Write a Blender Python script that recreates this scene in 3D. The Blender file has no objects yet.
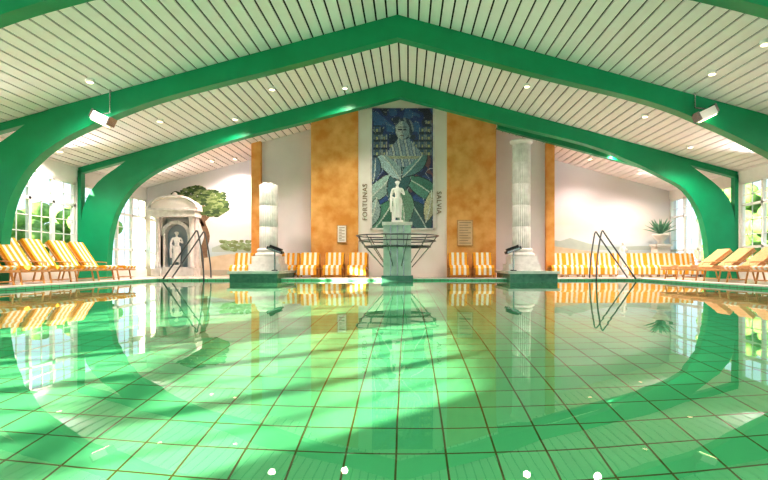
import bpy, math, random
from mathutils import Vector, Matrix, noise
random.seed(7)
S=bpy.context.scene
try:
    S.view_settings.view_transform='Standard'
    S.view_settings.look='None'
    S.view_settings.exposure=0.2
    S.view_settings.gamma=0.86
except Exception as e: print(e)
CX,H,F,VX,VY=0.25,0.52,500.0,408.0,264.0
def PX(px,d): return (px-VX)*d/F+CX
def PZ(py,d): return H+(VY-py)*d/F
ZR,SL=6.41,0.27
def ceil(x): return ZR-SL*abs(x)
WL,WR=-10.35,10.85
# ---------------------------------------------------------------- materials
MATS={}
def mat(name,col,rough=0.5,metal=0.0,col2=None,scale=5.0,bump=0.0,emit=0.0,coat=0.0,trans=0.0):
    if name in MATS: return MATS[name]
    m=bpy.data.materials.new(name); m.use_nodes=True
    nt=m.node_tree; b=nt.nodes['Principled BSDF']
    b.inputs['Base Color'].default_value=(*col,1); b.inputs['Roughness'].default_value=rough
    b.inputs['Metallic'].default_value=metal
    if coat: b.inputs['Coat Weight'].default_value=coat
    if trans: b.inputs['Transmission Weight'].default_value=trans
    if emit:
        b.inputs['Emission Color'].default_value=(*col,1); b.inputs['Emission Strength'].default_value=emit
    tc=nt.nodes.new('ShaderNodeTexCoord'); n=nt.nodes.new('ShaderNodeTexNoise')
    n.inputs['Scale'].default_value=scale; n.inputs['Detail'].default_value=5
    nt.links.new(tc.outputs['Object'],n.inputs['Vector'])
    if col2:
        r=nt.nodes.new('ShaderNodeValToRGB')
        r.color_ramp.elements[0].position=0.32; r.color_ramp.elements[1].position=0.68
        r.color_ramp.elements[0].color=(*col,1); r.color_ramp.elements[1].color=(*col2,1)
        nt.links.new(n.outputs['Fac'],r.inputs['Fac']); nt.links.new(r.outputs['Color'],b.inputs['Base Color'])
    if bump:
        bp=nt.nodes.new('ShaderNodeBump'); bp.inputs['Strength'].default_value=bump
        nt.links.new(n.outputs['Fac'],bp.inputs['Height']); nt.links.new(bp.outputs['Normal'],b.inputs['Normal'])
    MATS[name]=m; return m
def tile_mat(name,c1,c2,grout,size,mortar,rough,rot=None,coord='Object',loc=(0,0,0)):
    m=bpy.data.materials.new(name); m.use_nodes=True; nt=m.node_tree; b=nt.nodes['Principled BSDF']
    tc=nt.nodes.new('ShaderNodeTexCoord'); mp=nt.nodes.new('ShaderNodeMapping'); mp.inputs['Location'].default_value=loc
    if rot: mp.inputs['Rotation'].default_value=rot
    br=nt.nodes.new('ShaderNodeTexBrick'); br.offset=0; br.squash=1
    br.inputs['Scale'].default_value=1; br.inputs['Brick Width'].default_value=size; br.inputs['Row Height'].default_value=size
    br.inputs['Mortar Size'].default_value=mortar; br.inputs['Mortar Smooth'].default_value=0.1; br.inputs['Bias'].default_value=0
    br.inputs['Color1'].default_value=(*c1,1); br.inputs['Color2'].default_value=(*c2,1); br.inputs['Mortar'].default_value=(*grout,1)
    nt.links.new(tc.outputs[coord],mp.inputs['Vector']); nt.links.new(mp.outputs['Vector'],br.inputs['Vector'])
    nt.links.new(br.outputs['Color'],b.inputs['Base Color']); b.inputs['Roughness'].default_value=rough
    return m
GREEN=mat('green_lacquer',(0.0,0.27,0.115),0.35,col2=(0.0,0.31,0.14),scale=2)
SLAT=mat('white_slat',(0.92,0.85,0.88),0.45,col2=(0.94,0.89,0.92),scale=3)
DARK=mat('dark_gap',(0.015,0.015,0.015),0.9)
WHITE=mat('white_paint',(0.88,0.87,0.87),0.5,col2=(0.84,0.83,0.83),scale=3)
CREAM=mat('cream_wall',(0.80,0.74,0.71),0.8,col2=(0.84,0.80,0.78),scale=1.5)
LILAC=mat('lilac_white_wall',(0.74,0.70,0.76),0.8,col2=(0.80,0.76,0.81),scale=1)
ORANGE=mat('ochre_stucco',(0.70,0.30,0.06),0.85,col2=(0.84,0.48,0.18),scale=2.6,bump=0.25)
STONE=mat('white_stone',(0.66,0.63,0.62),0.7,col2=(0.82,0.79,0.78),scale=6,bump=0.25)
MARBLE=mat('statue_marble',(0.88,0.86,0.85),0.45,col2=(0.92,0.90,0.9),scale=8)
STEEL=mat('stainless_steel',(0.35,0.34,0.34),0.25,1.0)
DSTEEL=mat('dark_steel',(0.12,0.13,0.14),0.35,0.8)
BLACK=mat('black_plastic',(0.012,0.012,0.014),0.35)
YEL=mat('yellow_stripe_fabric',(0.84,0.37,0.02),0.85,col2=(0.88,0.43,0.04),scale=20)
WHI=mat('white_stripe_fabric',(0.86,0.82,0.76),0.85,col2=(0.82,0.78,0.72),scale=20)
TAN=mat('tan_fabric',(0.80,0.42,0.20),0.85,col2=(0.86,0.50,0.27),scale=20)
WOOD=mat('lounger_wood',(0.5,0.25,0.08),0.5,col2=(0.62,0.34,0.13),scale=12)
GSTONE=mat('green_pedestal_stone',(0.42,0.52,0.46),0.25,col2=(0.56,0.66,0.60),scale=5)
GTILE=mat('dark_green_tile',(0.06,0.20,0.14),0.25,col2=(0.10,0.28,0.20),scale=9)
BOARD=mat('board_face',(.62,.42,.25),.7,col2=(.7,.5,.32),scale=3)
DECK=tile_mat('deck_tiles',(0.76,0.64,0.54),(0.72,0.60,0.50),(0.45,0.36,0.28),0.3,0.008,0.25)
T1,T2,TG=(0.16,0.74,0.41),(0.22,0.80,0.47),(0.17,0.14,0.03)
FLOORT=tile_mat('pool_floor_tiles',T1,T2,TG,0.25,0.0055,0.4,loc=(.06,0,0))
PWALLY=tile_mat('pool_wall_tiles_y',T1,T2,TG,0.25,0.0055,0.4,rot=(math.pi/2,0,0))
PWALLX=tile_mat('pool_wall_tiles_x',T1,T2,TG,0.25,0.0055,0.4,rot=(0,math.pi/2,0))
# ---------------------------------------------------------------- mesh builder
class MB:
    def __init__(s): s.v=[];s.f=[];s.m=[];s.sm=[];s.mats=[]
    def mi(s,m):
        if m not in s.mats: s.mats.append(m)
        return s.mats.index(m)
    def add(s,vs,fs,m,smooth=False):
        o=len(s.v); s.v+= [tuple(p) for p in vs]; k=s.mi(m)
        for f in fs: s.f.append(tuple(i+o for i in f)); s.m.append(k); s.sm.append(smooth)
    def box(s,x0,x1,y0,y1,z0,z1,m,M=None):
        vs=[(x,y,z) for z in (z0,z1) for y in (y0,y1) for x in (x0,x1)]
        if M: vs=[tuple(M@Vector(p)) for p in vs]
        s.add(vs,[(0,2,3,1),(4,5,7,6),(0,1,5,4),(2,6,7,3),(0,4,6,2),(1,3,7,5)],m)
    def prism(s,prof,a0,a1,m,axis='y',smooth=False):
        n=len(prof); vs=[]
        for a in (a0,a1):
            for (u,w) in prof: vs.append((u,a,w) if axis=='y' else ((a,u,w) if axis=='x' else (u,w,a)))
        s.add(vs,[tuple(range(n)),tuple(range(2*n-1,n-1,-1))],m)
        s.add(vs,[(i,(i+1)%n+0,(i+1)%n+n,i+n) for i in range(n)],m,smooth)
    def tube(s,pts,r,m,seg=8,closed=False,r2=None):
        pts=[Vector(p) for p in pts]; n=len(pts); vs=[]
        for i,p in enumerate(pts):
            if closed: t=(pts[(i+1)%n]-pts[i-1])
            else: t=pts[min(i+1,n-1)]-pts[max(i-1,0)]
            t.normalize(); a=Vector((0,0,1)) if abs(t.z)<0.9 else Vector((1,0,0))
            u=t.cross(a).normalized(); w=t.cross(u).normalized()
            rr=r if r2 is None else r+(r2-r)*i/(n-1)
            for k in range(seg):
                an=2*math.pi*k/seg; vs.append(p+u*math.cos(an)*rr+w*math.sin(an)*rr)
        fs=[]
        for i in range(n if closed else n-1):
            j=(i+1)%n
            for k in range(seg): fs.append((i*seg+k,i*seg+(k+1)%seg,j*seg+(k+1)%seg,j*seg+k))
        if not closed: fs.append(tuple(range(seg-1,-1,-1))); fs.append(tuple((n-1)*seg+k for k in range(seg)))
        s.add(vs,fs,m,True)
    def lathe(s,prof,c,m,seg=32,flute=0,fd=0.0,smooth=True,a0=0,a1=2*math.pi):
        vs=[]; n=len(prof)
        for (r,z) in prof:
            for k in range(seg):
                an=a0+(a1-a0)*k/seg; rr=r
                if flute: rr=r*(1-fd*abs(math.sin(an*flute/2)))
                vs.append((c[0]+rr*math.cos(an),c[1]+rr*math.sin(an),c[2]+z))
        fs=[(i*seg+k,i*seg+(k+1)%seg,(i+1)*seg+(k+1)%seg,(i+1)*seg+k) for i in range(n-1) for k in range(seg)]
        fs.append(tuple(range(seg-1,-1,-1))); fs.append(tuple((n-1)*seg+k for k in range(seg)))
        s.add(vs,fs,m,smooth)
    def ball(s,c,r,m,sx=1,sy=1,sz=1,seg=16,rings=10):
        vs=[];
        for i in range(1,rings):
            th=math.pi*i/rings
            for k in range(seg):
                a=2*math.pi*k/seg; vs.append((c[0]+r*sx*math.sin(th)*math.cos(a),c[1]+r*sy*math.sin(th)*math.sin(a),c[2]+r*sz*math.cos(th)))
        t=len(vs); vs+=[(c[0],c[1],c[2]+r*sz),(c[0],c[1],c[2]-r*sz)]
        fs=[(i*seg+k,(i+1)*seg+k,(i+1)*seg+(k+1)%seg,i*seg+(k+1)%seg) for i in range(rings-2) for k in range(seg)]
        fs+=[(t,k,(k+1)%seg) for k in range(seg)]+[(t+1,(rings-2)*seg+(k+1)%seg,(rings-2)*seg+k) for k in range(seg)]
        s.add(vs,fs,m,True)
    def obj(s,name,loc=None,parent=None):
        me=bpy.data.meshes.new(name); me.from_pydata(s.v,[],s.f)
        for m in s.mats: me.materials.append(m)
        me.polygons.foreach_set('material_index',s.m); me.polygons.foreach_set('use_smooth',s.sm); me.update()
        o=bpy.data.objects.new(name,me); S.collection.objects.link(o)
        if loc: o.location=loc
        if parent: o.parent=parent
        return o
def spl(pts,n=6):
    out=[]; P=[Vector(p) for p in pts]
    for i in range(len(P)-1):
        p0=P[max(i-1,0)];p1=P[i];p2=P[i+1];p3=P[min(i+2,len(P)-1)]
        for k in range(n):
            t=k/n; out.append(0.5*((2*p1)+(-p0+p2)*t+(2*p0-5*p1+4*p2-p3)*t*t+(-p0+3*p1-3*p2+p3)*t**3))
    out.append(P[-1]); return out
# ---------------------------------------------------------------- pool + floor
PL,PR,PN,PF,PD=-7.6,7.5,-4.0,15.6,-1.15
YB=20.3; YN=-9.0; DZ=0.05
b=MB()
b.box(WL-0.3,PL,YN,YB+.3,-1.4,DZ,DECK); b.box(PR,WR+0.3,YN,YB+.3,-1.4,DZ,DECK)
b.box(PL,PR,PF,YB+.3,-1.4,DZ,DECK); b.box(PL,PR,YN,PN,-1.4,DZ,DECK)
b.obj('floor')
b=MB(); b.add([(PL,PN,PD),(PR,PN,PD),(PR,PF,PD),(PL,PF,PD)],[(0,1,2,3)],FLOORT)
b.add([(PL,PF-.01,PD),(PR,PF-.01,PD),(PR,PF-.01,DZ),(PL,PF-.01,DZ)],[(0,1,2,3)],PWALLY)
b.add([(PL,PN+.01,PD),(PR,PN+.01,PD),(PR,PN+.01,DZ),(PL,PN+.01,DZ)],[(3,2,1,0)],PWALLY)
b.add([(PL+.01,PN,PD),(PL+.01,PF,PD),(PL+.01,PF,DZ),(PL+.01,PN,DZ)],[(0,1,2,3)],PWALLX)
b.add([(PR-.01,PN,PD),(PR-.01,PF,PD),(PR-.01,PF,DZ),(PR-.01,PN,DZ)],[(3,2,1,0)],PWALLX)
pool=b.obj('swimming_pool_basin'); pool.cycles.is_caustics_receiver=True
b=MB()
b.box(PL-.3,PL+.03,PN-.3,PF+.3,DZ,DZ+.03,CREAM); b.box(PR-.03,PR+.3,PN-.3,PF+.3,DZ,DZ+.03,CREAM)
b.box(PL,PR,PF-.03,PF+.3,DZ,DZ+.03,CREAM); b.box(PL,PR,PN-.3,PN+.03,DZ,DZ+.03,CREAM)
b.obj('trim_1')
# water
m=bpy.data.materials.new('pool_water'); m.use_nodes=True; nt=m.node_tree; nt.nodes.clear()
out=nt.nodes.new('ShaderNodeOutputMaterial')
rf=nt.nodes.new('ShaderNodeBsdfGlass'); rf.inputs['IOR'].default_value=1.333; rf.inputs['Roughness'].default_value=0; rf.inputs['Color'].default_value=(1,1,1,1)
nt.links.new(rf.outputs[0],out.inputs['Surface'])
b=MB(); NXW,NYW=180,240
vs=[]
for j in range(NYW+1):
    for i in range(NXW+1):
        x=PL+(PR-PL)*i/NXW; y=PN+(PF-PN)*j/NYW
        k=max(.25,1-max(0,y-2)/6)
        z=k*(.0005*noise.noise(Vector((x*1.4,y*1.4,0)))+.0006*noise.noise(Vector((x*4.2,y*4.2,5))))
        vs.append((x,y,z))
b.add(vs,[(j*(NXW+1)+i,j*(NXW+1)+i+1,(j+1)*(NXW+1)+i+1,(j+1)*(NXW+1)+i) for j in range(NYW) for i in range(NXW)],m,True)
w=b.obj('pool_water'); w.cycles.is_caustics_caster=True
# ---------------------------------------------------------------- ceiling
b=MB()
for sd,W in ((-1,WL),(1,WR)):
    n=int(abs(W)/0.25)+2
    for i in range(n):
        x0=sd*(i*0.25+0.02); x1=sd*(i*0.25+0.23)
        za,zb=ceil(x0),ceil(x1)
        vs=[(x0,YN,za),(x1,YN,zb),(x1,YB,zb),(x0,YB,za),(x0,YN,za+.03),(x1,YN,zb+.03),(x1,YB,zb+.03),(x0,YB,za+.03)]
        b.add(vs,[(0,1,2,3),(7,6,5,4),(0,4,5,1),(2,6,7,3),(0,3,7,4),(1,5,6,2)],SLAT)
    x1=W+sd*.35
    b.add([(0,YN,ZR+.12),(x1,YN,ceil(x1)+.12),(x1,YB+.3,ceil(x1)+.12),(0,YB+.3,ZR+.12)],[(0,1,2,3)],DARK)
    b.add([(0,YN,ZR+.3),(x1,YN,ceil(x1)+.3),(x1,YB+.3,ceil(x1)+.3),(0,YB+.3,ZR+.3)],[(0,1,2,3)],WHITE)
b.obj('ceiling')
# ---------------------------------------------------------------- frames
def frame(y):
    b=MB(); T=0.28
    for sd,W in ((-1,10.25),(1,10.75)):
        dz=-SL*(W-10.25)
        inn=[(W-.86,DZ),(W-.88,.8),(W-.95,1.45),(W-1.15,2.18),(W-1.6,2.89),(W-2.3,3.44+dz),(W-3.3,3.92+dz),(W-4.8,4.47+dz*.8),(W-7.5,ZR-.53-SL*(W-7.5)+.02),(0,ZR-.54)]
        outr=[(W,DZ),(W,.8),(W-.02,1.7),(W-.15,2.45),(W-.55,3.12+dz),(W-1.25,3.66+dz),(W-1.9,ceil(W-1.9)-.01)]
        a=[(sd*v.x,v.y) for v in spl([(u,w,0) for u,w in inn],5)]
        o=[(sd*v.x,v.y) for v in spl([(u,w,0) for u,w in outr],5)]
        o2=o+[(sd*0.0,ZR-.005)]
        def resamp(pl,n):
            L=[0]
            for i in range(1,len(pl)): L.append(L[-1]+math.dist(pl[i],pl[i-1]))
            r=[]
            for k in range(n):
                t=L[-1]*k/(n-1); j=1
                while j<len(L)-1 and L[j]<t: j+=1
                f=(t-L[j-1])/(L[j]-L[j-1]); r.append((pl[j-1][0]+(pl[j][0]-pl[j-1][0])*f,pl[j-1][1]+(pl[j][1]-pl[j-1][1])*f))
            return r
        N=60; A=resamp(a,N); O=resamp(o2,N)
        vs=[(p[0],y,p[1]) for p in A]+[(p[0],y,p[1]) for p in O]+[(p[0],y+T,p[1]) for p in A]+[(p[0],y+T,p[1]) for p in O]
        fs=[]
        for i in range(N-1):
            fs+=[(i,i+1,N+i+1,N+i),(2*N+i,3*N+i,3*N+i+1,2*N+i+1),(i,2*N+i,2*N+i+1,i+1),(N+i,N+i+1,3*N+i+1,3*N+i)]
        b.add(vs,fs,GREEN)
        xe=abs(WL if sd<0 else WR)-.02
        b.prism([(sd*(W-2.2),ceil(W-2.2)-.01),(sd*xe,ceil(xe)-.01),(sd*xe,ceil(xe)-.2),(sd*(W-2.2),ceil(W-2.2)-.2)],y+.04,y+T-.04,GREEN)
        b.box(sd*xe-.09,sd*xe+.09,y+.04,y+T-.04,DZ,ceil(xe)-.1,GREEN)
    return b.obj('green_arched_roof_frame')
for y in (16.0,11.8,7.6,3.4,-0.8,-5.0): frame(y)
b=MB(); b.prism([(3.4,ceil(3.4)-.01),(WR-.3,ceil(WR-.3)-.01),(WR-.3,ceil(WR-.3)-.22),(3.4,ceil(3.4)-.22)],17.5,17.7,GREEN); b.obj('green_rafter')
# ---------------------------------------------------------------- walls
m=bpy.data.materials.new('painted_mural_wall'); m.use_nodes=True; nt=m.node_tree; bs=nt.nodes['Principled BSDF']; bs.inputs['Roughness'].default_value=.85
tc=nt.nodes.new('ShaderNodeTexCoord'); sp=nt.nodes.new('ShaderNodeSeparateXYZ'); ns=nt.nodes.new('ShaderNodeTexNoise'); ns.inputs['Scale'].default_value=.8; ns.inputs['Detail'].default_value=6
mp=nt.nodes.new('ShaderNodeMapping'); mp.inputs['Scale'].default_value=(1,1,2.2)
ad=nt.nodes.new('ShaderNodeMath'); ad.operation='MULTIPLY_ADD'; ad.inputs[1].default_value=0.9
dv=nt.nodes.new('ShaderNodeMath'); dv.operation='DIVIDE'; dv.inputs[1].default_value=5.0
r=nt.nodes.new('ShaderNodeValToRGB'); e=r.color_ramp.elements
e[0].position=.12; e[0].color=(.48,.44,.36,1); e[1].position=.95; e[1].color=(.76,.77,.84,1)
for p,c in ((.22,(.60,.61,.58)),(.30,(.52,.63,.68)),(.36,(.68,.75,.81)),(.5,(.80,.72,.67)),(.7,(.74,.70,.77))):
    q=e.new(p); q.color=(*c,1)
L=nt.links.new
L(tc.outputs['Object'],mp.inputs['Vector']); L(mp.outputs['Vector'],ns.inputs['Vector']); L(tc.outputs['Object'],sp.inputs[0])
L(ns.outputs['Fac'],ad.inputs[0]); L(sp.outputs['Z'],ad.inputs[2]); L(ad.outputs[0],dv.inputs[0]); L(dv.outputs[0],r.inputs['Fac']); L(r.outputs['Color'],bs.inputs['Base Color'])
MURAL=m
b=MB(); b.prism([(WL-.3,DZ),(WR+.3,DZ),(WR+.3,ceil(WR+.3)+.1),(0,ZR+.1),(WL-.3,ceil(WL-.3)+.1)],YB,YB+.3,MURAL); b.obj('wall_back')
b=MB()
YF=17.8
b.prism([(-1.53,DZ),(1.64,DZ),(1.64,ceil(1.64)),(0,ZR),(-1.53,ceil(1.53))],YF+.08,YF+.5,CREAM)
for x0,x1 in ((PX(311,YF),-1.53),(1.64,PX(496,YF))):
    b.prism([(x0,DZ),(x1,DZ),(x1,ceil(x1)),(x0,ceil(x0))],YF,YF+.6,ORANGE)
b.prism([(PX(262,18.5),DZ),(-3.2,DZ),(-3.2,ceil(3.2)),(PX(262,18.5),ceil(PX(262,18.5)))],18.5,18.75,LILAC)
b.prism([(3.3,DZ),(PX(545,18.5),DZ),(PX(545,18.5),ceil(PX(545,18.5))),(3.3,ceil(3.3))],18.5,18.75,LILAC)
for a,c in ((253,262),(545,553)):
    x0,x1=PX(a,18.5),PX(c,18.5); b.prism([(x0,DZ),(x1,DZ),(x1,ceil(x1)),(x0,ceil(x0))],18.3,18.9,ORANGE)
b.obj('wall_feature')
bays=[(-9.0,-5.0),(-4.72,-.8),(-.52,3.4),(3.68,7.6),(7.88,11.8),(12.08,16.0),(16.28,20.3)]
wn=0
for nm,X,sd in (('left',WL,-1),('right',WR,1)):
    b=MB(); ce=ceil(X)
    b.box(min(X,X+sd*.25),max(X,X+sd*.25),YN,YB,DZ,.30,CREAM)
    b.box(min(X,X+sd*.25),max(X,X+sd*.25),YN,YB,3.15,ce+.1,WHITE)
    for (y0,y1) in bays:
        b.box(min(X,X+sd*.2),max(X,X+sd*.2),y0-.28,y0+.06,.3,3.3,WHITE)
    b.obj('wall_'+nm)
    for (y0,y1) in bays:
        wn+=1; b=MB(); xx=X+sd*.08
        xa,xb=sorted((X+sd*.02,X+sd*.12))
        b.box(xa,xb,y0+.05,y1-.02,.30,.40,WHITE); b.box(xa,xb,y0+.05,y1-.02,3.05,3.15,WHITE)
        for z in (1.02,2.35): b.box(xa,xb,y0+.05,y1-.02,z,z+.08,WHITE)
        n=4
        for k in range(n+1):
            yy=y0+.1+(y1-y0-.17)*k/n; b.box(xa,xb,yy-.05,yy+.05,.35,3.1,WHITE)
            if k<n:
                ym=yy+(y1-y0-.17)/n/2; b.box(X+sd*.05-.012,X+sd*.05+.012,ym-.015,ym+.015,.4,3.05,WHITE)
        for z in (.70,1.45,1.9,2.7): b.box(X+sd*.05-.012,X+sd*.05+.012,y0+.1,y1-.1,z-.015,z+.015,WHITE)
        b.obj('window_%d'%wn)
wn+=1; b=MB()
for k in range(11):
    x=WL+(WR-WL)*k/10; b.box(x-.08,x+.08,YN,YN+.15,DZ,ceil(x),WHITE)
b.box(WL,WR,YN,YN+.15,2.3,2.45,WHITE); b.box(WL,WR,YN,YN+.15,DZ,.2,WHITE); b.obj('window_%d'%wn)
# ---------------------------------------------------------------- mosaic
x0,x1=PX(372,YF),PX(433,YF); z0,z1=PZ(228,YF),6.08
NX,NZ=80,168
leaves=[(.20,.10,1.0,.36,.12,(.05,.22,.14)),(.78,.10,2.1,.36,.13,(.03,.12,.12)),(.5,.20,1.75,.42,.13,(.20,.40,.28)),(.12,.32,.8,.40,.10,(.34,.50,.46)),
(.86,.33,2.5,.42,.11,(.07,.26,.20)),(.45,.40,1.2,.40,.12,(.04,.16,.18)),(.3,.53,2.2,.34,.10,(.36,.50,.54)),(.72,.54,.9,.34,.10,(.12,.28,.32)),(.05,.50,1.5,.25,.07,(.1,.22,.34)),(.95,.18,1.4,.3,.07,(.50,.50,.32)),(.02,.12,1.3,.3,.08,(.38,.50,.50))]
def mosaic(u,v):
    V=v*2.1; n=noise.noise(Vector((u*6,V*6,1.3)))
    if v<.56+.05*math.sin(u*9):
        c=(.012,.025,.14) if n>0 else (.03,.10,.34)
        if n>.36: c=(.22,.08,.10)
        for (cx,cy,a,l,wd,col) in leaves:
            dx,dy=u-cx,(v-cy)*2.1; p=dx*math.cos(a)+dy*math.sin(a); q=-dx*math.sin(a)+dy*math.cos(a)-.25*p*p
            t=p/(l)
            if abs(t)<1:
                wv=wd*1.5*(1-t*t)
                if abs(q)<wv:
                    c=col
                    if abs(q)<.010: c=(.7,.75,.7)
                    elif abs(abs(q)-wv)<.014: c=(.01,.03,.04)
                    elif q>0: c=tuple(min(1,k*1.3+.03) for k in col)
        if c[2]<.4 and c[1]<.11 and abs(math.sin((u-V)*11+n*3))<.13: c=(.50,.56,.64)
        return c
    # night sky, buildings, robed figure with bowed head
    c=(.02,.05,.24) if n>-.05 else (.05,.16,.40)
    if n>.25: c=(.02,.03,.08)
    for tx,tw,th in ((.08,.06,.86),(.20,.045,.78),(.31,.03,.70),(.72,.04,.74),(.82,.045,.84),(.93,.05,.9)):
        if abs(u-tx)<tw and v<th:
            c=(.07,.14,.28) if abs(u-tx)<tw*.65 else (.45,.46,.40)
            if int(v*46)%3==0: c=(.02,.03,.08)
            elif int(v*46)%3==1 and abs(u-tx)<tw*.3: c=(.60,.54,.26)
    bw=.10+.30*max(0,(.74-v))/.18
    if v<.755 and abs(u-.52)<bw:
        f=math.sin((u-.52)*55+v*22)
        c=(.34,.44,.56) if f>.2 else ((.10,.18,.36) if f>-.5 else (.55,.60,.62))
    d=math.hypot((u-.50)/.115,(v-.815)*2.1/.16)
    h=math.hypot((u-.53)/.155,(v-.83)*2.1/.19)
    if h<1: c=(.03,.05,.12) if math.sin(u*70+v*40)>-.3 else (.30,.34,.38)
    if d<1:
        c=(.58,.62,.62) if u<.50+.05*n else (.30,.40,.50)
    for ex in (.455,.535):
        if abs(u-ex)<.028 and abs(v-.823)<.005: c=(.03,.04,.10)
        if abs(u-ex)<.036 and abs(v-.842)<.003: c=(.05,.06,.10)
    if abs(u-.492)<.008 and .79<v<.83: c=(.08,.12,.22)
    if abs(v-.772)<.004 and abs(u-.495)<.035: c=(.25,.10,.12)
    if .58<v<.60 and abs(u-.5)<.34: c=(.5,.5,.36)
    if abs(math.sin((u*1.3+V)*9+n*3))<.05 and h>1.1 and v>.75: c=(.50,.54,.52)
    return c
me=bpy.data.meshes.new('mosaic'); vs=[];fs=[];cols=[]
for i in range(NX):
    for j in range(NZ):
        u,v=(i+.5)/NX,(j+.5)/NZ; o=len(vs)
        xa=x0+(x1-x0)*i/NX+.002; xb=x0+(x1-x0)*(i+1)/NX-.002; za=z0+(z1-z0)*j/NZ+.002; zb=z0+(z1-z0)*(j+1)/NZ-.002
        vs+=[(xa,YF+.04,za),(xb,YF+.04,za),(xb,YF+.04,zb),(xa,YF+.04,zb)]; fs.append((o,o+1,o+2,o+3))
        c=mosaic(u,v); k=random.uniform(.7,1.3); cols.append([min(1,q*k) for q in c])
o=len(vs); vs+=[(x0,YF+.05,z0),(x1,YF+.05,z0),(x1,YF+.05,z1),(x0,YF+.05,z1)]; fs.append((o,o+1,o+2,o+3)); cols.append([.3,.3,.3])
me.from_pydata(vs,[],fs); ca=me.color_attributes.new('Col','FLOAT_COLOR','CORNER')
for p in me.polygons:
    for li in p.loop_indices: ca.data[li].color=(*cols[p.index],1)
m=bpy.data.materials.new('glass_mosaic'); m.use_nodes=True; nt=m.node_tree; at=nt.nodes.new('ShaderNodeVertexColor'); at.layer_name='Col'
nt.links.new(at.outputs[0],nt.nodes['Principled BSDF'].inputs['Base Color']); nt.nodes['Principled BSDF'].inputs['Roughness'].default_value=.35
me.materials.append(m); mo=bpy.data.objects.new('wall_mosaic',me); S.collection.objects.link(mo)
b=MB()
for a,c in ((x0-.06,x0),(x1,x1+.06)): b.box(a,c,YF+.0,YF+.08,z0-.06,z1,STONE)
b.box(x0-.06,x1+.06,YF,YF+.08,z0-.06,z0,STONE); b.obj('trim_2')
LET=mat('bronze_lettering',(.30,.2,.12),.5)
for txt,px,pa,pb in (('FORTUNAS',365,226,178),('SALVIA',439,222,183)):
    cu=bpy.data.curves.new('wall_lettering','FONT'); cu.body=txt; cu.size=.24; cu.extrude=.01; cu.space_character=1.1; cu.align_x='CENTER'; cu.align_y='CENTER'
    cu.materials.append(LET); o=bpy.data.objects.new('wall_lettering',cu); S.collection.objects.link(o)
    o.rotation_euler=(math.pi/2,-math.pi/2 if px<400 else math.pi/2,0); o.location=(PX(px,YF),YF+.065,(PZ(pa,YF)+PZ(pb,YF))/2)
def sign(name,pa,pb,qa,qb,y,face,fr):
    b=MB(); x0,x1,z0,z1=PX(pa,y),PX(pb,y),PZ(qb,y),PZ(qa,y)
    b.box(x0,x1,y-.04,y,z0,z1,fr); b.box(x0+.03,x1-.03,y-.05,y-.03,z0+.03,z1-.03,face)
    n=9
    for i in range(n):
        z=z0+.1+(z1-z0-.2)*i/(n-1); b.box(x0+.08,x1-.08-.1*(i%2),y-.055,y-.045,z-.008,z+.012,LET)
    b.obj(name)
sign('framed_notice',337,347,225,243,YF-.01,CREAM,WOOD); sign('information_board',457,473,220,246,YF-.01,BOARD,WOOD)
# ---------------------------------------------------------------- columns on plinths
def column(cx,cy,ztop):
    b=MB()
    b.box(cx-.72,cx+.72,15.1,PF+1.0,PD,.22,GTILE); b.box(cx-.78,cx+.78,15.04,PF+1.8,.22,.30,GSTONE); b.box(cx-.72,cx+.72,PF+.9,PF+1.75,DZ,.22,GTILE)
    b.box(cx-.52,cx+.52,cy-.5,cy+.5,.30,.52,STONE); b.box(cx-.44,cx+.44,cy-.42,cy+.42,.52,.78,STONE)
    b.lathe([(.42,.78),(.44,.82),(.42,.88),(.36,.90),(.36,.94),(.39,.97),(.36,1.02),(.31,1.05)],(cx,cy,0),STONE)
    prof=[]; z=1.05
    nd=int((ztop-1.05)/.62)
    hgt=(ztop-1.05)/nd
    for i in range(nd):
        prof+=[(.300,z+.012),(.302,z+hgt-.012),(.285,z+hgt)]; z+=hgt
    b.lathe([(.285,1.05)]+prof,(cx,cy,0),STONE,seg=96,flute=24,fd=.14)
    for k in range(7):
        a=k*.9; b.ball((cx+.14*math.cos(a),cy+.14*math.sin(a),ztop-.02),.13,STONE,1,1,random.uniform(.3,.8),8,6)
    if ztop>4: b.lathe([(.30,ztop-.12),(.36,ztop-.06),(.38,ztop),(.33,ztop+.04)],(cx,cy,0),STONE)
    b.obj('fluted_stone_column')
cl=PX(269,16.8); cr=PX(521,16.8)
column(cl,16.75,PZ(185,16.75)); column(cr,16.75,4.62)
def flood(x,y,z,sd,name='black_spotlight'):
    b=MB(); M=Matrix.Translation((x,y,z))@Matrix.Rotation(sd*.35,4,'Y')
    b.box(-.26,.26,-.12,.12,.0,.09,BLACK,M); b.box(-.2,.2,-.09,.09,.09,.16,BLACK,M); b.box(-.22,.22,-.135,-.12,.01,.07,STEEL,M)
    b.box(x-.02,x+.02,y-.02,y+.02,.30,z+.02,STEEL); b.lathe([(.1,.30),(.1,.33)],(x,y,0),BLACK,seg=16,smooth=False); b.obj(name)
flood(cl+.38,16.1,.92,1); flood(cr-.40,16.1,.92,-1)
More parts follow.
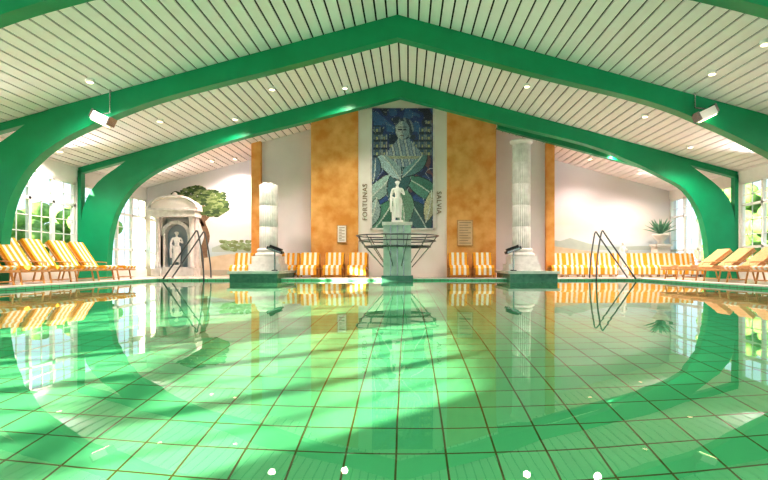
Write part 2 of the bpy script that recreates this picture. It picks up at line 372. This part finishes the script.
# ---------------------------------------------------------------- statue
def smooth_fig(name,loc,sc,rot=0):
    """classical youth, skin body + hip drapery"""
    e=bpy.data.objects.new(name,None); S.collection.objects.link(e)
    J={'pel':(0,0,.90,.135,.10),'wai':(0.01,0,1.03,.115,.085),'che':(0,.0,1.22,.155,.10),'nkb':(0,0,1.38,.07,.06),'nk':(0,0,1.44,.045,.045),'hd':(0,-.015,1.53,.062,.072),'top':(0,-.01,1.62,.055,.065),
    'lh':(-.09,0,.84,.09,.09),'lk':(-.11,-.05,.48,.062,.062),'la':(-.11,.0,.09,.04,.04),'lt':(-.13,-.14,.03,.035,.025),
    'rh':(.09,0,.84,.09,.09),'rk':(.12,-.12,.48,.062,.062),'ra':(.12,.03,.10,.04,.04),'rt':(.14,-.10,.03,.035,.025),
    'ls':(-.19,0,1.34,.062,.06),'le':(-.27,.0,1.07,.045,.045),'lw':(-.25,-.1,.86,.03,.032),'lf':(-.24,-.13,.78,.022,.03),
    'rs':(.19,0,1.34,.062,.06),'re':(.28,-.02,1.09,.045,.045),'rw':(.15,-.21,1.18,.03,.032),'rf':(.08,-.22,1.22,.025,.03)}
    E=[('pel','wai'),('wai','che'),('che','nkb'),('nkb','nk'),('nk','hd'),('hd','top'),('pel','lh'),('lh','lk'),('lk','la'),('la','lt'),('pel','rh'),('rh','rk'),('rk','ra'),('ra','rt'),
    ('che','ls'),('ls','le'),('le','lw'),('lw','lf'),('che','rs'),('rs','re'),('re','rw'),('rw','rf')]
    K=list(J); me=bpy.data.meshes.new('body'); me.from_pydata([J[k][:3] for k in K],[(K.index(a),K.index(c)) for a,c in E],[])
    o=bpy.data.objects.new('body',me); S.collection.objects.link(o); o.parent=e
    md=o.modifiers.new('s','SKIN')
    for i,k in enumerate(K):
        sv=me.skin_vertices[0].data[i]; sv.radius=J[k][3:5]; sv.use_root=(k=='pel')
    o.modifiers.new('ss','SUBSURF').levels=2; o.modifiers['ss'].render_levels=2; md.use_smooth_shade=True
    me.materials.append(MARBLE)
    b=MB(); seg=56; P=[]
    prof=[(.16,.15,.125),(.3,.155,.14),(.5,.165,.155),(.7,.175,.155),(.85,.185,.145),(.95,.165,.13)]
    for (z,rx,ry) in prof:
        for k in range(seg):
            a=2*math.pi*k/seg; fl=.016*math.sin(a*13+z*2.5)+.012*math.sin(a*7-z*5); fl*=max(.25,1-z*.6)
            P.append(((rx+fl)*math.cos(a)+.01*math.sin(z*4),(ry+fl)*math.sin(a)-.03*math.exp(-((z-.5)/.2)**2)*(math.sin(a)<0),z))
    n=len(prof); b.add(P,[(i*seg+k,i*seg+(k+1)%seg,(i+1)*seg+(k+1)%seg,(i+1)*seg+k) for i in range(n-1) for k in range(seg)],MARBLE,True)
    for q in range(4):
        b.tube(spl([(-.20,-.02,1.0-q*.045),(-.1,-.16,.93-q*.045),(.06,-.185,.88-q*.05),(.19,-.08,.86-q*.055)],5),.022,MARBLE,8)
    for q in range(4): b.tube(spl([(-.27+q*.018,-.04,1.02),(-.29+q*.018,-.06,.7),(-.26+q*.02,-.05,.38)],5),.022,MARBLE,8,r2=.03)
    b.obj('drapery',parent=e)
    b=MB(); b.ball((0,.005,1.57),.09,MARBLE,.92,1.05,1.05)
    for k in range(14):
        a=math.pi*k/13; b.ball((.084*math.cos(a),-.05,1.60+.06*math.sin(a)-.02),.022,MARBLE,seg=8,rings=6)
    b.ball((0,-.05,1.545),.066,MARBLE,.92,.9,1.25); b.ball((0,-.112,1.535),.013,MARBLE,.8,1.3,1.7,8,6); b.ball((0,-.105,1.505),.014,MARBLE,1.4,.7,.6,8,6)
    for s2 in (-1,1): b.ball((s2*.026,-.1,1.56),.011,MARBLE,1.2,.6,.7,8,6); b.ball((s2*.066,-.01,1.54),.018,MARBLE,.4,.8,1.3,8,6)
    b.ball((0,-.095,1.475),.02,MARBLE,1.1,.9,.8,8,6); b.obj('head',parent=e)
    b=MB()
    for (c,d) in (((-.24,-.13,.78),Vector((0,-.25,-1))),((.08,-.22,1.22),Vector((-1,-.1,.25)))):
        c=Vector(c); d=d.normalized(); side=Vector((0,1,0)) if abs(d.x)<.5 else Vector((0,0,1))
        for f,(l,off) in enumerate(((.06,-.024),(.075,-.008),(.07,.008),(.055,.024))):
            p=c+side*off; b.tube([p,p+d*l*.5,p+d*l+Vector((0,-.012,-.008))],.009,MARBLE,6,r2=.006)
        b.tube([c+side*-.03-d*.02,c+side*-.045+d*.02,c+side*-.05+d*.04],.01,MARBLE,6,r2=.007)
    b.obj('fingers',parent=e)
    b=MB(); b.box(-.24,.24,-.24,.2,-.06,.03,MARBLE); b.tube([(-.17,.08,0),(-.18,.08,.5),(-.17,.08,.62)],.07,MARBLE,8,r2=.05); b.obj('base',parent=e)
    e.location=loc; e.scale=(sc,)*3; e.rotation_euler=(0,0,rot); return e
YS=15.75; xs=PX(397.5,YS)
b=MB(); pt=PZ(223,YS); pw=13.5*YS/F
b.box(xs-pw,xs+pw,YS-.42,YS+.42,PD,pt-.1,GSTONE); b.box(xs-pw-.04,xs+pw+.04,YS-.46,YS+.46,pt-.1,pt,STONE)
b.box(xs-pw-.06,xs+pw+.06,YS-.48,YS+.48,0.0,.16,GTILE)
for k in (-1,0,1): b.box(xs+k*.2-.012,xs+k*.2+.012,YS-.43,YS-.41,.16,pt-.1,STEEL)
b.obj('statue_pedestal')
smooth_fig('marble_youth_statue',(xs,YS,pt+.06*.84),(PZ(180,YS)-pt)/1.76)
b=MB(); GL=mat('green_glass',(.75,.95,.88),.05,trans=1.0)
zt=[PZ(236,YS),PZ(241,YS),PZ(247,YS)]; rt=[41*YS/F,38*YS/F,33*YS/F]
for z,r_ in zip(zt,rt): b.tube([(xs+r_*math.cos(a*math.pi/24),YS+.0+.85*r_*math.sin(a*math.pi/24),z) for a in range(48)],.022,DSTEEL,6,closed=True)
for a in range(12):
    t=a*math.pi/6+.26; c,s_=math.cos(t),math.sin(t)*.85
    b.tube([(xs+rt[0]*c,YS+rt[0]*s_,zt[0]),(xs+rt[2]*c,YS+rt[2]*s_,zt[2]),(xs+pw*1.1*c,YS+pw*s_*1.1,.42)],.014,STEEL,6)
b.obj('steel_fountain_basin')
b=MB(); b.lathe([(rt[2]*.98,zt[2]+.02),(rt[2]*.98,zt[2]+.035)],(xs,YS,0),GL,seg=48,smooth=False); b.obj('glass_basin_plate')
smooth_fig('small_marble_statue',(PX(623,16.6),16.6,DZ+.335),.52,.5)
b=MB(); xx=PX(623,16.6)
b.lathe([(.22,DZ),(.22,DZ+.06),(.15,DZ+.1),(.15,DZ+.24),(.19,DZ+.27),(.19,DZ+.30)],(xx,16.6,0),STONE,seg=24,smooth=False); b.obj('statue_plinth')
# ---------------------------------------------------------------- sun loungers
def lounger_mesh(name,cA,cB,ang,bl=.85,stripes=7,seat=1.12,drop=False):
    b=MB(); W=.62; ca,sa=math.cos(ang),math.sin(ang)
    path=[(0,.34),(.03,.36),(seat*.5,.355),(seat-.06,.355),(seat+.01,.37),(seat+.01+bl*.5*ca,.37+bl*.5*sa),(seat+bl*ca,.37+bl*sa)]
    if drop: path=[(-.02,.10),(-.02,.32)]+path[1:]
    nm=[]
    for i in range(len(path)):
        p,q=path[max(i-1,0)],path[min(i+1,len(path)-1)]; dx,dz=q[0]-p[0],q[1]-p[1]; l=math.hypot(dx,dz); nm.append((-dz/l,dx/l))
    T=.075; sw=W/stripes
    for k in range(stripes):
        m_=cA if k%2==0 else cB; y0=-W/2+k*sw; y1=y0+sw; vs=[]
        for (p,n_) in zip(path,nm):
            vs+=[(p[0],y0,p[1]),(p[0],y1,p[1]),(p[0]+n_[0]*T,y0+.002,p[1]+n_[1]*T),(p[0]+n_[0]*T,y1-.002,p[1]+n_[1]*T)]
        fs=[]
        for i in range(len(path)-1):
            a=i*4; c=a+4; fs+=[(a,c,c+1,a+1),(a+2,a+3,c+3,c+2),(a,a+2,c+2,c),(a+1,c+1,c+3,a+3)]
        L_=len(path)*4-4; fs+=[(0,1,3,2),(L_,L_+2,L_+3,L_+1)]
        b.add(vs,fs,m_)
    e=seat+.73 if not drop else seat+.35
    for s_ in (-1,1):
        y=s_*.33
        b.tube([(0,y,.31),(seat,y,.32),(e,y,.31)],.024,WOOD)
        b.tube([(seat-.02,y,.33),(seat+bl*ca,y,.34+bl*sa)],.022,WOOD)
        b.tube([(.18,y,.31),(.12,y,0)],.022,WOOD); b.tube([(e-.2,y,.31),(e-.12,y,0)],.022,WOOD)
        b.tube([(seat-.02+bl*.55*ca,y,.34+bl*.55*sa),(e-.1,y,.31)],.016,WOOD)
        if not drop: b.tube([(.85,y*1.08,.31),(.88,y*1.1,.52),(1.25,y*1.1,.54)],.016,WOOD)
    for xx in (.0,seat*.5,e): b.tube([(xx,-.33,.31),(xx,.33,.31)],.02,WOOD)
    b.tube([(.14,-.33,.1),(.14,.33,.1)],.014,WOOD); b.tube([(seat+bl*ca,-.33,.34+bl*sa),(seat+bl*ca,.33,.34+bl*sa)],.02,WOOD)
    o=b.obj(name); me=o.data; bpy.data.objects.remove(o); return me
LA=lounger_mesh('sun_lounger',YEL,WHI,math.radians(56),.85)
LB=lounger_mesh('sun_lounger_low',TAN,TAN,math.radians(38),.8)
LB2=lounger_mesh('sun_lounger_low2',TAN,WHI,math.radians(38),.8)
LC=lounger_mesh('sun_lounger_up',YEL,WHI,math.radians(74),.5,7,.5,True)
def put(me,x,y,rot):
    o=bpy.data.objects.new('sun_lounger',me); S.collection.objects.link(o); o.location=(x,y,DZ); o.rotation_euler=(0,0,rot)
y=9.3
while y<15.6:
    put(LA,PL-.34,y,math.pi+random.uniform(-.03,.03)); y+=.9
y=9.0
while y<15.4:
    put(LB2 if y<12.6 else LB,PR+.5,y,random.uniform(-.03,.03)); y+=1.0
for px in (233,283,308,333,357,459,484): put(LC,PX(px,16.9),16.75 if px not in(233,283) else 17.5,math.pi/2)
for k in range(9): put(LC,PX(560+k*12.5,17.9)+.15*k,17.9,math.pi/2)
# ---------------------------------------------------------------- handrails
def rail(px0,pk,px1,nm):
    b=MB(); d=15.5
    for dy in (0,.55):
        pts=[(PX(px0,d),d+dy,DZ),(PX(px0+(pk-px0)*.9,d),d+dy,PZ(236,d)),(PX(pk,d),d+dy,PZ(231,d)),(PX(pk+(px1-pk)*.35,d),d+dy,PZ(235,d)),(PX(px1,d),d+dy,PZ(262,d)),(PX(px1+(px1-pk)*.15,d),d+dy,DZ if dy else -.6)]
        b.tube(spl(pts,6),.024,DSTEEL,8)
    b.obj('pool_handrail')
rail(163,196,203,'l'); rail(636,603,597,'r')
# ---------------------------------------------------------------- portal
b=MB(); yb=YB
def wx(p): return PX(p,yb)
def wz(p): return PZ(p,yb)
for a,c in ((160,166),(193,199)):
    xa,xb=wx(a),wx(c); xc=(xa+xb)/2
    b.box(xa-.06,xb+.06,yb-.6,yb,DZ,.35,STONE); b.lathe([(.13,.35),(.12,.45),(.10,.5),(.09,wz(218)-.15),(.13,wz(218)-.08),(.14,wz(218))],(xc,yb-.42,0),STONE,seg=20)
    b.box(xa-.02,xb+.02,yb-.3,yb,DZ,wz(218),STONE)
xa,xb=wx(158),wx(201); xc=(xa+xb)/2
b.box(xa,xb,yb-.6,yb,wz(218),wz(212),STONE); b.box(xa-.07,xb+.07,yb-.66,yb,wz(212),wz(210),STONE)
tz=wz(198); wf=(xb-xa)/2+.07
b.prism([(xa-.07,wz(210))]+[(xc+wf*math.cos(math.pi-t*math.pi/16),wz(210)+(tz-wz(210))*math.sin(t*math.pi/16)) for t in range(1,16)]+[(xb+.07,wz(210))],yb-.55,yb,CREAM)
b.tube([(xc+wf*math.cos(t*math.pi/16),yb-.58,wz(210)+(tz-wz(210))*math.sin(t*math.pi/16)) for t in range(17)],.06,STONE,8); b.ball((xc,yb-.4,wz(196)),.1,STONE)
zc=wz(236)
for k in range(13):
    a0=math.pi*k/13; a1=math.pi*(k+.93)/13; r0,r1=.46,.60
    b.prism([(xc+r*math.cos(a),zc+r*math.sin(a)) for r,a in ((r0,a0),(r1,a0),(r1,a1),(r0,a1))],yb-.34,yb,STONE)
b.box(xc-.62,xc-.46,yb-.3,yb,DZ,zc,CREAM); b.box(xc+.46,xc+.62,yb-.3,yb,DZ,zc,CREAM)
b.box(xc-.62,xc+.62,yb-.5,yb,DZ,.4,STONE)
NI=mat('niche_blue_grey',(.24,.32,.38),.8,col2=(.36,.42,.46),scale=2)
b.box(xc-.47,xc+.47,yb-.02,yb,.4,zc,NI); b.prism([(xc+.47*math.cos(t*math.pi/16),zc+.47*math.sin(t*math.pi/16)) for t in range(17)],yb-.02,yb,NI)
b.obj('classical_portal')
smooth_fig('niche_marble_statue',(xc,yb-.24,.46),.82,.2)
# ---------------------------------------------------------------- painted tree
G1=mat('mural_leaf_dark',(.04,.08,.03),.9); G2=mat('mural_leaf_mid',(.10,.16,.05),.9); G3=mat('mural_leaf_light',(.22,.28,.13),.9); TR=mat('mural_trunk',(.18,.11,.07),.9,col2=(.28,.19,.12),scale=8)
b=MB(); yw=YB-.008
def strip(pts,w0,w1,m_,yy):
    P=spl([(p[0],0,p[1]) for p in pts],5); n=len(P); vs=[]
    for i,p in enumerate(P):
        t=(P[min(i+1,n-1)]-P[max(i-1,0)]).normalized(); q=Vector((t.z,0,-t.x)); w_=w0+(w1-w0)*i/(n-1)
        vs+=[(p.x-q.x*w_,yy,p.z-q.z*w_),(p.x+q.x*w_,yy,p.z+q.z*w_)]
    b.add(vs,[(2*i,2*i+1,2*i+3,2*i+2) for i in range(n-1)],m_)
def T_(px,py): return (PX(px,YB),PZ(py,YB))
strip([T_(206,268),T_(204,250),T_(207,236),T_(203,222),T_(206,212)],.15,.08,TR,yw)
strip([T_(204,226),T_(195,215),T_(184,207)],.06,.03,TR,yw); strip([T_(205,220),T_(213,212),T_(221,206)],.06,.03,TR,yw); strip([T_(205,216),T_(203,204),T_(200,198)],.06,.03,TR,yw)
def blob(x,z,r_,m_,yy):
    n=9; b.add([(x+r_*random.uniform(.7,1.1)*math.cos(2*math.pi*k/n)*1.3,yy,z+r_*random.uniform(.6,1)*math.sin(2*math.pi*k/n)*.7) for k in range(n)],[tuple(range(n))],m_)
for k in range(850):
    cx,cz,rx,rz=random.choice([(180,199,11,7),(196,193,14,7),(213,197,12,7),(203,203,20,6),(221,206,7,6),(184,206,12,6),(212,211,12,5)])
    a=random.uniform(0,6.28); q=math.sqrt(random.random()); x,z=T_(cx+rx*q*math.cos(a),cz+rz*q*math.sin(a))
    blob(x,z,random.uniform(.04,.12),G1 if k<450 else random.choice([G1,G2,G2,G3]),yw-.002-.00001*k)
b.obj('mural_tree')
b=MB(); HL=mat('mural_hills',(.42,.52,.50),.9,col2=(.52,.6,.56),scale=2); SA=mat('mural_sand',(.62,.52,.38),.9,col2=(.7,.62,.5),scale=3); BU=mat('mural_bush',(.25,.36,.2),.9,col2=(.36,.46,.28),scale=7)
def poly(pts,m_,yy=yw): b.add([(T_(*p)[0],yy,T_(*p)[1]) for p in pts],[tuple(range(len(pts)))],m_)
poly([(212,252),(253,252),(253,246),(240,243),(230,246),(222,244),(212,248)],HL); poly([(204,270),(253,270),(253,256),(230,254),(204,258)],SA,yw-.001)
for k in range(50): blob(*T_(random.uniform(222,250),random.uniform(241,250)),random.uniform(.05,.13),random.choice([BU,G3,BU]),yw-.003-.0001*k)
poly([(553,250),(600,250),(640,250),(668,250),(668,246),(640,246),(615,247),(590,244),(570,238),(560,241),(553,240)],HL); poly([(553,262),(668,262),(668,252),(620,254),(580,250),(553,246)],SA,yw-.001)
b.obj('mural_landscape')
b=MB(); AG=mat('agave_green',(.08,.24,.15),.7,col2=(.22,.42,.28),scale=6); POT=mat('painted_urn',(.70,.68,.64),.8)
px,pz=T_(655,230); yk=YB-.45
b.box(px-.26,px+.26,yk-.26,yk+.26,DZ,pz-.62,POT); b.box(px-.31,px+.31,yk-.31,yk+.31,DZ,.2,POT); b.box(px-.31,px+.31,yk-.31,yk+.31,pz-.68,pz-.6,POT)
b.lathe([(.12,0),(.16,.03),(.10,.08),(.22,.22),(.28,.32),(.31,.36),(.31,.40)],(px,yk,pz-.6),POT,seg=24)
for k in range(40):
    a=2*math.pi*k/20+.15*(k>19); el=.35+.85*((k*7)%10)/10; l=.78
    d=Vector((math.cos(a)*math.cos(el),math.sin(a)*math.cos(el)*.45,math.sin(el))); c=Vector((px,yk,pz-.2)); t=Vector((-math.sin(a),math.cos(a)*.5,0)).normalized()*.045
    p1=c+d*l*.55; p2=c+d*l+Vector((0,0,-.06)); b.add([c-t,c+t,p1+t*.9,p2,p1-t*.9],[(0,1,2,3,4)],AG)
b.obj('agave_in_urn')
# ---------------------------------------------------------------- lamps
EM=mat('lamp_glow',(1,.80,.5),.5,emit=5)
def cpt(px,py):
    a=(px-VX)/F; bb=(VY-py)/F; sx=-1 if px<VX else 1
    d=(ZR-H-SL*sx*CX)/(bb+SL*sx*a); return a*d+CX,d
b=MB(); LP=[]
def dl(x,y,z,em=True):
    b.lathe([(.09,-.05),(.09,.03)],(x,y,z),WHITE,seg=16,smooth=False); b.lathe([(.065,-.062),(.065,-.05)],(x,y,z),EM,seg=16,smooth=False)
for px,py in [(90,80),(272,88),(345,87),(527,85),(598,88),(712,72),(160,120),(235,118),(645,115),(690,146),(765,42),(612,152),(575,165),(212,160),(235,158),(60,150),(590,158),(640,172)]:
    x,d=cpt(px,py); z=ceil(x)
    if d>20: continue
    LP.append((x,d,z)); dl(x,d,z)
for y in (5.5,1.3,-3):
    for x in (-7,-3,3,7):
        LP.append((x,y,ceil(x))); dl(x,y,ceil(x))
b.obj('ceiling_downlights')
LC_=(1,.84,.74)
for i,(x,y,z) in enumerate(LP):
    l=bpy.data.lights.new('downlight_lamp','SPOT'); l.energy=390 if y>11 else 160; l.color=LC_; l.spot_size=2.5; l.spot_blend=.9; l.shadow_soft_size=.1
    o=bpy.data.objects.new('downlight_lamp',l); o.location=(x,y,z-.14); S.collection.objects.link(o)
for y in (18.3,13.9,9.7,5.5,1.3,-3):  # added fill spots with housings on the side walls, to brighten the ceiling
    for X,sd in ((WL,1),(WR,-1)):
        b=MB(); x=X+sd*.14
        b.prism([(X,3.05),(X+sd*.2,3.12),(X+sd*.24,3.22),(X,3.22)],y-.16,y+.16,WHITE); b.box(min(X,X+sd*.05),max(X,X+sd*.05),y-.05,y+.05,3.0,3.1,STEEL); b.obj('wall_uplight')
        l=bpy.data.lights.new('uplight_lamp','SPOT'); l.energy=400; l.color=(1,.87,.86); l.spot_size=1.5; l.spot_blend=1; l.shadow_soft_size=.12
        o=bpy.data.objects.new('uplight_lamp',l); o.location=(X+sd*.34,y,3.27); o.rotation_euler=Vector((sd,0,.30)).to_track_quat('-Z','Y').to_euler(); S.collection.objects.link(o)
for px,py,rx in ((103,118,110),(705,113,695)):
    d=11.7; x,z=PX(px,d),PZ(py,d); xr=PX(rx,d); b=MB(); sd=1 if px<400 else -1
    b.tube([(xr,d,PZ(84,d)+.35),(xr,d,z+.12)],.015,STEEL); b.tube([(xr,d,z+.12),(x,d,z+.1)],.015,STEEL)
    M=Matrix.Translation((x,d,z))@Matrix.Rotation(sd*.45,4,'Y'); b.box(-.2,.2,-.12,.12,-.13,.07,WHITE,M); b.box(-.17,.17,-.1,.1,-.15,-.13,EM,M); b.box(-.24,-.2,-.14,.14,-.1,.1,STEEL,M); b.box(.2,.24,-.14,.14,-.1,.1,STEEL,M)
    b.obj('hanging_floodlight')
# ---------------------------------------------------------------- outside
GR=mat('lawn_grass',(.22,.36,.12),.9,col2=(.32,.46,.2),scale=3)
b=MB()
b.add([(-70,-60,-.15),(WL-.35,-60,-.15),(WL-.35,70,-.15),(-70,70,-.15)],[(0,1,2,3)],GR); b.add([(WR+.35,-60,-.15),(80,-60,-.15),(80,70,-.15),(WR+.35,70,-.15)],[(0,1,2,3)],GR); b.obj('lawn')
LF=mat('hedge_leaves',(.09,.22,.05),.8,col2=(.28,.46,.14),scale=3,bump=.5)
def bush(x,y,r_,h,name):
    b=MB()
    b.tube([(x,y,-.2),(x,y,h*.5)],r_*.12,TR)
    for k in range(60):
        a=random.uniform(0,6.28); q=random.random()**.5*r_*.85; b.ball((x+q*math.cos(a),y+q*math.sin(a),h*random.uniform(.15,.95)),r_*random.uniform(.12,.26),LF,1,1,.85,8,6)
    b.obj(name)
for i,(x,y,r_,h) in enumerate([(18,14,2.4,3.0),(19,19,2.6,3.4),(20,24,3,4.2),(22,30,3.4,5),(26,38,4,6.5),(19,10,2.2,2.8),(-26,33,3,3.6),(-28,41,4,5),(-24,27,2.2,2.2)]): bush(x,y,r_,h,'garden_tree')
b=MB(); hy=7.6  # leafy mass out of view, added to block sun from the far left bays
while hy<16.6:
    for k in range(26): b.ball((-14.8+random.uniform(-.5,.5),hy+random.uniform(-.3,.3),random.uniform(0,4.5)),random.uniform(.28,.45),LF,1,1,.9,8,6)
    hy+=.5
b.obj('garden_hedge')
# ---------------------------------------------------------------- light
wd=bpy.data.worlds.new('w'); S.world=wd; wd.use_nodes=True; bg=wd.node_tree.nodes['Background']; bg.inputs[0].default_value=(.72,.86,1,1); bg.inputs[1].default_value=1.5
l=bpy.data.lights.new('sun','SUN'); l.energy=31; l.angle=.009; l.color=(1,.91,.64); l.cycles.is_caustics_light=True
o=bpy.data.objects.new('sun',l); S.collection.objects.link(o); o.rotation_euler=Vector((1,.7,-.30)).to_track_quat('-Z','Y').to_euler()
c=bpy.data.cameras.new('camera'); c.sensor_width=36; c.lens=36*F/768; c.shift_x=-(VX-384)/768; c.shift_y=(VY-240)/768; c.clip_start=.02; c.clip_end=300
o=bpy.data.objects.new('camera',c); o.location=(CX,0,H); o.rotation_euler=(math.pi/2,0,0); S.collection.objects.link(o); S.camera=o
